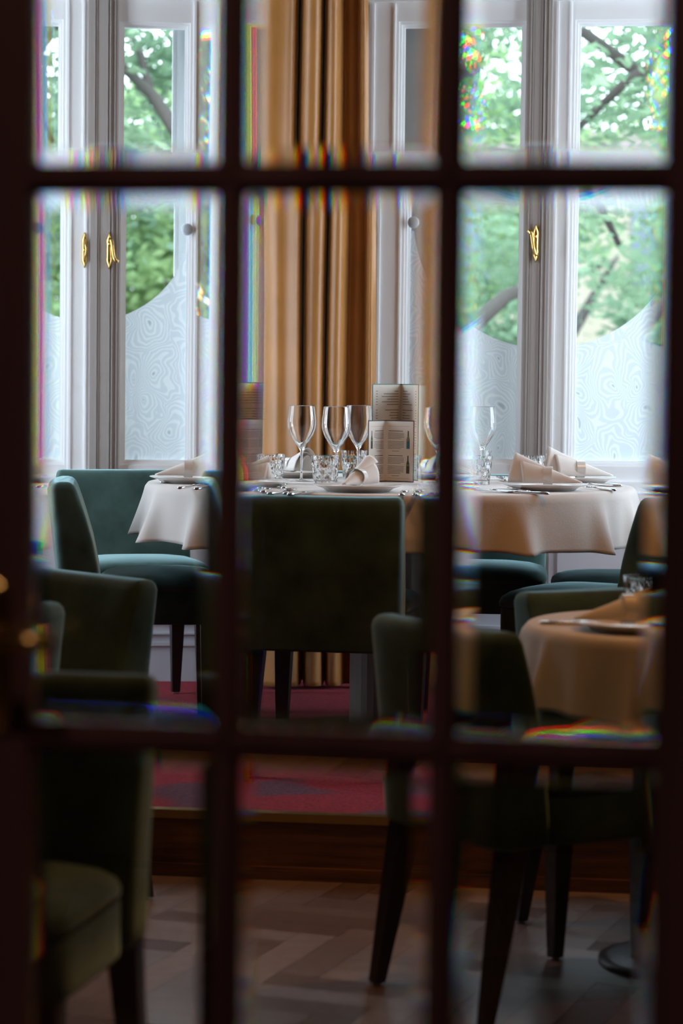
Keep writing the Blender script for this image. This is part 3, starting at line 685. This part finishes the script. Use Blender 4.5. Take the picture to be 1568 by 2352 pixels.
# cutlery, built along +x with the handle end at 0
def cutlery(kind):
    def blade(bm, secs):   # secs: (x, halfwidth, z0, z1, halfthick)
        rings = []
        for x, hw, zc, ht in secs: rings.append([(x, hw*cos(a), zc+ht*sin(a)) for a in [2*pi*i/12 for i in range(12)]])
        ringloft(bm, rings)
    r = empty(kind)
    bm = bmesh.new()
    blade(bm, [(0, 0.004, 0.005, 0.0025), (0.004, 0.0085, 0.005, 0.0042), (0.03, 0.0085, 0.005, 0.0042), (0.085, 0.0062, 0.005, 0.0036), (0.10, 0.004, 0.006, 0.0028), (0.118, 0.003, 0.0065, 0.002)])
    mk('handle', bm, steel, r, smooth=True); bm = bmesh.new()
    if kind == 'table_knife': blade(bm, [(0.115, 0.003, 0.0065, 0.002), (0.13, 0.0085, 0.006, 0.0012), (0.19, 0.010, 0.005, 0.0009), (0.215, 0.008, 0.004, 0.0008), (0.228, 0.002, 0.004, 0.0006)]); mk('blade', bm, steel, r, smooth=True)
    if kind == 'table_spoon':
        rings = []
        for i in range(9):
            t = i/8; x = 0.116+0.062*t; hw = 0.003+0.017*sin(pi*min(1, t*0.92+0.06))**0.8; dz = -0.007*sin(pi*t)
            rings.append([(x, hw*c, 0.0105+dz*(1-c*c)-0.0004) for c in (-1, -0.5, 0, 0.5, 1)]+[(x, hw*c, 0.0118+dz*(1-c*c)) for c in (1, 0.5, 0, -0.5, -1)])
        ringloft(bm, rings); mk('bowl', bm, steel, r, smooth=True)
    if kind == 'table_fork':
        blade(bm, [(0.115, 0.003, 0.0065, 0.002), (0.130, 0.010, 0.009, 0.0013), (0.145, 0.0115, 0.007, 0.0012)])
        for k in range(4):
            y = -0.0093+0.0062*k; tube(bm, [(0.143, y, 0.007), (0.165, y, 0.0055), (0.190, y*0.95, 0.009)], [0.0022, 0.0018, 0.0008], 6)
        mk('tines', bm, steel, r, smooth=True)
    return r
proto = {}
def cut(kind, p0, p1, label, zt=ZT, lift=0.0):
    a, b = onz(*p0, zt+0.004), onz(*p1, zt+0.004)
    if kind not in proto: proto[kind] = cutlery(kind); o = proto[kind]
    else: o = copy_tree(proto[kind])
    o.location = (a.x, a.y, zt-0.0005+lift); o.rotation_euler = (0, 0, math.atan2(b.y-a.y, b.x-a.x)); tag(o, label, 'cutlery', kind.replace('_', ' ')+'s'); return o
cut('table_knife', (369, 1108), (430, 1106), 'knife lying left of the leftmost plate')
cut('table_fork', (412, 1121), (520, 1108), 'fork lying in front of the leftmost plate')
cut('table_fork', (450, 1123), (560, 1110), 'second fork in front of the leftmost plate, nearer the door bar')
cut('table_fork', (588, 1128), (617, 1112), 'fork leaning beside the leftmost tumbler')
cut('table_fork', (604, 1130), (638, 1113), 'fork just right of the fork beside the leftmost tumbler')
cut('table_knife', (618, 1134), (700, 1124), 'knife with its handle nearest the table edge, left of the front plate')
cut('table_spoon', (656, 1134), (690, 1112), 'dark reflecting spoon in front of the leftmost wine glass')
cut('table_knife', (664, 1136), (755, 1123), 'knife handle beside the front plate')
cut('table_spoon', (652, 1122), (640, 1112), 'small spoon behind the tumbler and wine glass at left')
cut('table_fork', (922, 1137), (950, 1114), 'fork right of the front plate below the menus')
cut('table_fork', (953, 1137), (975, 1114), 'second fork right of the front plate, beside the door bar')
cut('table_knife', (1192, 1131), (1105, 1124), 'knife lying in front of the lone wine glass')
cut('table_spoon', (1215, 1131), (1105, 1112), 'spoon beside the knife in front of the lone wine glass')
cut('table_knife', (1260, 1134), (1170, 1130), 'knife closest to the front right plate')
cut('table_spoon', (1160, 1104), (1148, 1096), 'dark spoon bowl behind the right tumblers')
cut('table_fork', (1412, 1126), (1330, 1118), 'fork right of the front right plate')
cut('table_knife', (1428, 1116), (1345, 1112), 'knife with its dark handle toward the right edge of the large table')
cut('table_knife', (1238, 1430), (1340, 1432), 'knife with a bright blade on the small lower table', zt=ZT2)
cut('table_fork', (1500, 1462), (1560, 1440), 'fork beside the plate on the small lower table', zt=ZT2)

# menus standing open like books
def menu(name, px_l, px_s, px_r, base_y, wL, wR, hgt, cover, label, cat, text):
    s = onz(px_s, base_y, ZT+0.001); dist = s.y
    xl = (px_l-784)*dist/FPX; xr = (px_r-784)*dist/FPX
    dxl = xl-s.x; dxr = xr-s.x
    dyl = -sqrt(max(0, wL*wL-dxl*dxl)); dyr = -sqrt(max(0, wR*wR-dxr*dxr))
    r = empty(name, s); tag(r, label, cat)
    for nm, dx, dy, wd in (('left_leaf', dxl, dyl, wL), ('right_leaf', dxr, dyr, wR)):
        ux = Vector((dx, dy, 0)).normalized(); nn = Vector((-ux.y, ux.x, 0))
        if nn.y > 0: nn = -nn   # faces the camera
        Mx = Matrix((ux, nn, Vector((0, 0, 1)))).transposed().to_4x4()
        bm = bmesh.new(); bx(bm, 0, wd, -0.0015, 0.0, 0, hgt); lf = mk(nm, bm, cover, r, mw=Mx)
        bm = bmesh.new(); e = 0.003; bx(bm, 0.0, wd-e, 0.0, 0.0006, e, hgt-e); mk('page', bm, paper, lf)
        bm = bmesh.new(); bp = bmesh.new(); rnd = random.Random(hash(nm+text) % 99 if False else len(nm)*7+len(text))
        def ln(x0, x1, z, hh=0.0013): bx(bm, x0, x1, 0.0006, 0.0008, z, z+hh)
        left = nm == 'left_leaf'
        if text == 'wine':
            # distances are measured from the spine
            bxc = wd*0.80 if not left else wd*0.80
            for zb_ in (0.52, 0.12):
                z0 = hgt*(zb_+0.30); ln(0.012, wd*0.62, z0, 0.0022)
                for k in range(12):
                    if k == 5: continue
                    ln(0.010, wd*(0.66 if k not in (4, 11) else 0.55), z0-0.006-k*0.0042)
                ln(wd*0.25, wd*0.5, z0-0.060)
                # printed bottle
                zz = hgt*zb_+0.004; hb = hgt*0.29; hw = 0.0055
                pr = [(hw, 0), (hw, 0.42), (hw*0.98, 0.52), (hw*0.4, 0.72), (hw*0.32, 0.98), (hw*0.36, 1.0)]
                for (w0, t0), (w1, t1) in zip(pr, pr[1:]):
                    vs = [bp.verts.new((bxc+a, 0.0009, zz+hb*t)) for a, t in ((-w0, t0), (w0, t0), (w1, t1), (-w1, t1))]
                    f = bp.faces.new(vs); f.material_index = 2 if (zb_ < 0.3 or left or t0 > 0.6) and t0 != 0.42 else (1 if t0 == 0 else 0)
            ln(0.012, wd*0.85, hgt*0.90, 0.0006); ln(0.012, wd*0.85, hgt*0.06, 0.0006)
        else:
            z = hgt*0.92; k = 0
            while z > hgt*0.05:
                if k % 7 == 6: z -= 0.009
                L1 = rnd.uniform(0.25, 0.6)*wd*(0.5 if k % 7 == 0 else 1)
                ln(wd*0.10, wd*0.10+L1, z, 0.0020); ln(wd*0.82, wd*0.88, z, 0.0018); z -= 0.0082; k += 1
        mk('printed_text', bm, ink, lf)
        if len(bp.verts): mk('printed_bottle', bp, [botg, botl, botd], lf)
        else: bp.free()
    return r
menu('wine_menu', 843, 883, 948, 1106, 0.098, 0.098, 0.186, navy, 'small open wine menu with printed bottles and a dark navy edge', 'menu', 'wine')
mm = menu('food_menu', 851, 919, 955, 1100, 0.150, 0.150, 0.295, teal, 'tall open food menu with a green cover standing behind the wine menu', 'menu', 'food')
# curved back leaf of the tall menu
s = mm.location; bm = bmesh.new(); pts = [(0.05, -0.13), (0.062, -0.10), (0.075, -0.06), (0.09, -0.03)]
ringloft(bm, [[(x, y, z), (x+0.0015, y, z), (x+0.0015, y+0.001, z), (x, y+0.001, z)] for x, y in () for z in ()] or [[(a, b, 0.0) for a, b in pts]+[(a+0.001, b+0.001, 0.0) for a, b in pts[::-1]], [(a, b, 0.292) for a, b in pts]+[(a+0.001, b+0.001, 0.292) for a, b in pts[::-1]]])
o = mk('back_leaf', bm, paper2, mm); o['label'] = 'pale green back leaf'

# ------------------------------------------------------------------ curtain
def catmull(P, n):
    out = []
    for i in range(len(P)-1):
        p0 = P[max(i-1, 0)]; p1 = P[i]; p2 = P[i+1]; p3 = P[min(i+2, len(P)-1)]
        for k in range(n):
            t = k/n; out.append(tuple(0.5*((2*p1[j])+(-p0[j]+p2[j])*t+(2*p0[j]-5*p1[j]+4*p2[j]-p3[j])*t*t+(-p0[j]+3*p1[j]-3*p2[j]+p3[j])*t**3) for j in range(2)))
    out.append(P[-1]); return out
cp = [(600, 0.0), (601, 0.025), (612, 0.055), (640, 0.085), (668, 0.070), (686, 0.03), (691, -0.13), (695, -0.13), (700, 0.02), (712, 0.06), (730, 0.062), (741, 0.02), (745, -0.13), (749, -0.13), (753, 0.02), (766, 0.055), (779, 0.045), (788, 0.0), (798, -0.035), (815, -0.02), (832, -0.03), (838, 0.01), (846, 0.03), (856, 0.0)]
cc = catmull(cp, 7); bm = bmesh.new(); rings = []; CY = 8.28
zlv = [ZP+0.012, ZP+0.03, ZP+0.1, 0.35, 0.6, 0.9, 1.2, 1.5, 1.8, 2.1, 2.4, 2.75, 3.05]
for z in zlv:
    t = (z-ZP)/2.9; ring = []
    for px, d in cc:
        X = (px-784)/FPX*CY; c_ = (728-784)/FPX*CY
        X = c_+(X-c_)*(1.0-(0.12 if X > c_ else 0.02)*max(0, t-0.35)+0.02*sin(3*z))+0.006*sin(2.2*z+px*0.02)
        ring.append((X, CY-d*(0.92+0.10*sin(1.7*z+px*0.03)), z))
    rings.append(ring)
R_ = [[bm.verts.new(p) for p in r] for r in rings]
for a, b in zip(R_, R_[1:]):
    for i in range(len(a)-1): bm.faces.new((a[i], a[i+1], b[i+1], b[i]))
o = mk('curtain', bm, curt, smooth=True); md = o.modifiers.new('t', 'SOLIDIFY'); md.thickness = 0.003
tag(o, 'heavy gold velvet curtain hanging in folds between the two windows', 'curtain')
bm = bmesh.new(); tube(bm, [(-1.2, 8.28, 3.07), (1.1, 8.26, 3.07)], 0.015, 12); tag(mk('curtain_rod', bm, brass, smooth=True), 'brass curtain rod above the gold curtain', 'curtain rod')

# ------------------------------------------------------------------ ceiling lamps (warm)
def downlight(x, y, power, label, size=0.16, col=(1.0, 0.43, 0.13)):
    r = empty('ceiling_lamp', (x, y, ZC)); tag(r, label, 'lamp', 'ceiling lamps')
    bm = bmesh.new(); lathe(bm, [(0.10, 0), (0.115, -0.03), (0.10, -0.05), (0.088, -0.05), (0.088, -0.012), (0, -0.012)], 32); mk('housing', bm, brass, r, smooth=True)
    bm = bmesh.new(); lathe(bm, [(0, -0.03), (0.086, -0.03), (0.086, -0.026), (0, -0.026)], 32); mk('diffuser', bm, warm_glow, r)
    l = bpy.data.lights.new('lamp_light', 'AREA'); l.shape = 'DISK'; l.size = size; l.energy = power; l.color = col
    lo = bpy.data.objects.new('lamp_light', l); C.objects.link(lo); lo.parent = r; lo.location = (0, 0, -0.055)
downlight(0.6, 3.6, 5, 'ceiling lamp over the lower room near the door')
downlight(-0.9, 5.0, 10, 'ceiling lamp above the lower left chairs')
downlight(1.3, 5.3, 18, 'ceiling lamp above the small table')
downlight(-0.45, 1.0, 9, 'added unseen corridor lamp that brightens the door wood and handle', col=(1, 0.72, 0.6))  # added out of view to redden the door bars and light the brass

# ------------------------------------------------------------------ outdoors: street trees, pale building, ground
def leafcloud(name, clusters, nper, size, mat, parent, seed):
    rnd = random.Random(seed); vs = []; fs = []
    for (cx, cy, cz, cr) in clusters:
        for _ in range(nper):
            p = Vector((rnd.gauss(0, 1), rnd.gauss(0, 1), rnd.gauss(0, 0.7)))*cr*0.5+Vector((cx, cy, cz))
            a = Vector((rnd.gauss(0, 1), rnd.gauss(0, 1), rnd.gauss(0, 0.5))).normalized(); b = a.orthogonal().normalized(); b = (Matrix.Rotation(rnd.uniform(0, 6.28), 3, a) @ b)
            l = size*rnd.uniform(0.6, 1.3); k = len(vs)
            vs += [p-a*l, p+b*l*0.42, p+a*l, p-b*l*0.42]; fs.append((k, k+1, k+2, k+3))
    me = bpy.data.meshes.new(name); me.from_pydata(vs, [], fs); me.materials.append(mat)
    o = bpy.data.objects.new(name, me); C.objects.link(o); o.parent = parent; return o
def tree(x, y, z0, hgt, rad, zc, ncl, nper, lsize, mat, label, seed, squash=0.8, dens=None, lean=0.0, branches=6):
    rnd = random.Random(seed); r = empty('street_tree', (x, y, z0)); tag(r, label, 'tree', 'street trees outside the windows')
    bm = bmesh.new(); zc -= z0
    tube(bm, [(0, 0, 0), (lean*0.3, 0, hgt*0.25), (lean*0.7, 0.1, hgt*0.5), (lean, 0, hgt*0.75)], [0.17, 0.14, 0.11, 0.07], 10)
    mk('trunk', bm, bark, r, smooth=True); cl = []
    for k in range(branches):
        a = rnd.uniform(0, 2*pi); el = rnd.uniform(-0.1, 0.8); z1 = hgt*rnd.uniform(0.28, 0.6); L = rad*rnd.uniform(0.7, 1.0)
        p0 = Vector((lean*z1/hgt, 0, z1)); p2 = p0+Vector((cos(a)*L, sin(a)*L, el*L)); p1 = (p0+p2)/2+Vector((0, 0, -0.12*L))
        bm = bmesh.new(); tube(bm, [p0, p1, p2, p2+(p2-p1)*0.3], [0.07, 0.05, 0.03, 0.012], 8); mk('branch', bm, bark, r, smooth=True)
    for _ in range(ncl):
        d = Vector((rnd.gauss(0, 1), rnd.gauss(0, 1), rnd.gauss(0, 1))).normalized()*rad*rnd.random()**0.4
        cl.append((d.x+lean, d.y, zc+d.z*squash, rnd.uniform(0.22, 0.5)))
    leafcloud('foliage', cl, nper, lsize, mat, r, seed+1)
GZ = -0.6
tree(1.48, 18.5, GZ, 4.2, 1.5, 1.7, 45, 70, 0.07, leafA, 'low bushy tree filling the bottom of the clear circle in the right window', 21)
tree(-3.4, 15.5, GZ, 6.5, 2.4, 3.6, 210, 130, 0.055, leafA, 'nearest street tree outside the left window, with a dark leaning branch', 11, lean=0.5)
tree(3.1, 14.5, GZ, 6.5, 2.3, 3.3, 170, 120, 0.05, leafA, 'street tree close outside the right window', 12, lean=-0.3)
tree(-1.2, 21.0, GZ, 5.5, 2.3, 2.2, 230, 120, 0.08, leafB, 'yellow green tree beyond the lower part of the left window', 13)
tree(5.4, 19.5, GZ, 7.0, 2.6, 3.4, 190, 90, 0.065, leafC, 'darker tree at the right side of the right window', 14)
tree(-6.0, 23, GZ, 5.5, 2.9, 2.0, 220, 80, 0.09, leafC, 'far tree at the left, beyond the nearest street tree', 15)
tree(0.9, 26.0, GZ, 7.0, 2.4, 3.6, 110, 80, 0.09, leafB, 'far light green tree between the two windows', 16)
# deliberate bare boughs crossing the panes
def bough(px0, py0, px1, py1, dist, r0, par):
    a = ray(px0, py0); b = ray(px1, py1); A = Vector((0, 0, H))+a*(dist/a.y); B = Vector((0, 0, H))+b*((dist+0.6)/b.y)
    bm = bmesh.new(); mid = (A+B)/2+Vector((0, 0, 0.06)); tube(bm, [A-par.location, mid-par.location, B-par.location], [r0, r0*0.8, r0*0.6], 8); mk('bough', bm, bark, par, smooth=True)
trees = [o for o in C.objects if o.name.startswith('street_tree')]
bough(440, 345, 285, 150, 14.5, 0.050, trees[0]); bough(360, 235, 300, 60, 14.8, 0.03, trees[0]); bough(60, 240, 130, 330, 14.5, 0.03, trees[0])
bough(1560, 120, 1330, 290, 13.6, 0.035, trees[1]); bough(1060, 770, 1260, 640, 13.5, 0.05, trees[1]); bough(1330, 420, 1420, 560, 13.8, 0.03, trees[1])
bd = empty('apartment_building', (7.0, 34, GZ)); tag(bd, 'pale cream building across the street behind the right trees', 'building')
bm = bmesh.new(); bx(bm, -6.4, 9, 0, 6, 0, 5.0); mk('wall', bm, facade, bd)
bm = bmesh.new(); bx(bm, -6.6, 9.2, -0.2, 6.2, 5.0, 5.3); mk('roof', bm, plain('roof_slate', (0.25, 0.2, 0.18), 0.8), bd)
for fx in range(5):
    for fz in range(2):
        bm = bmesh.new(); bx(bm, -5.6+fx*2.6, -4.6+fx*2.6, -0.03, 0.05, 1.0+fz*2.1, 2.3+fz*2.1); mk('window', bm, darkg, bd)
bm = bmesh.new(); bx(bm, -60, 60, 9.5, 90, GZ-0.1, GZ); tag(mk('ground', bm, asph), kind='structure')
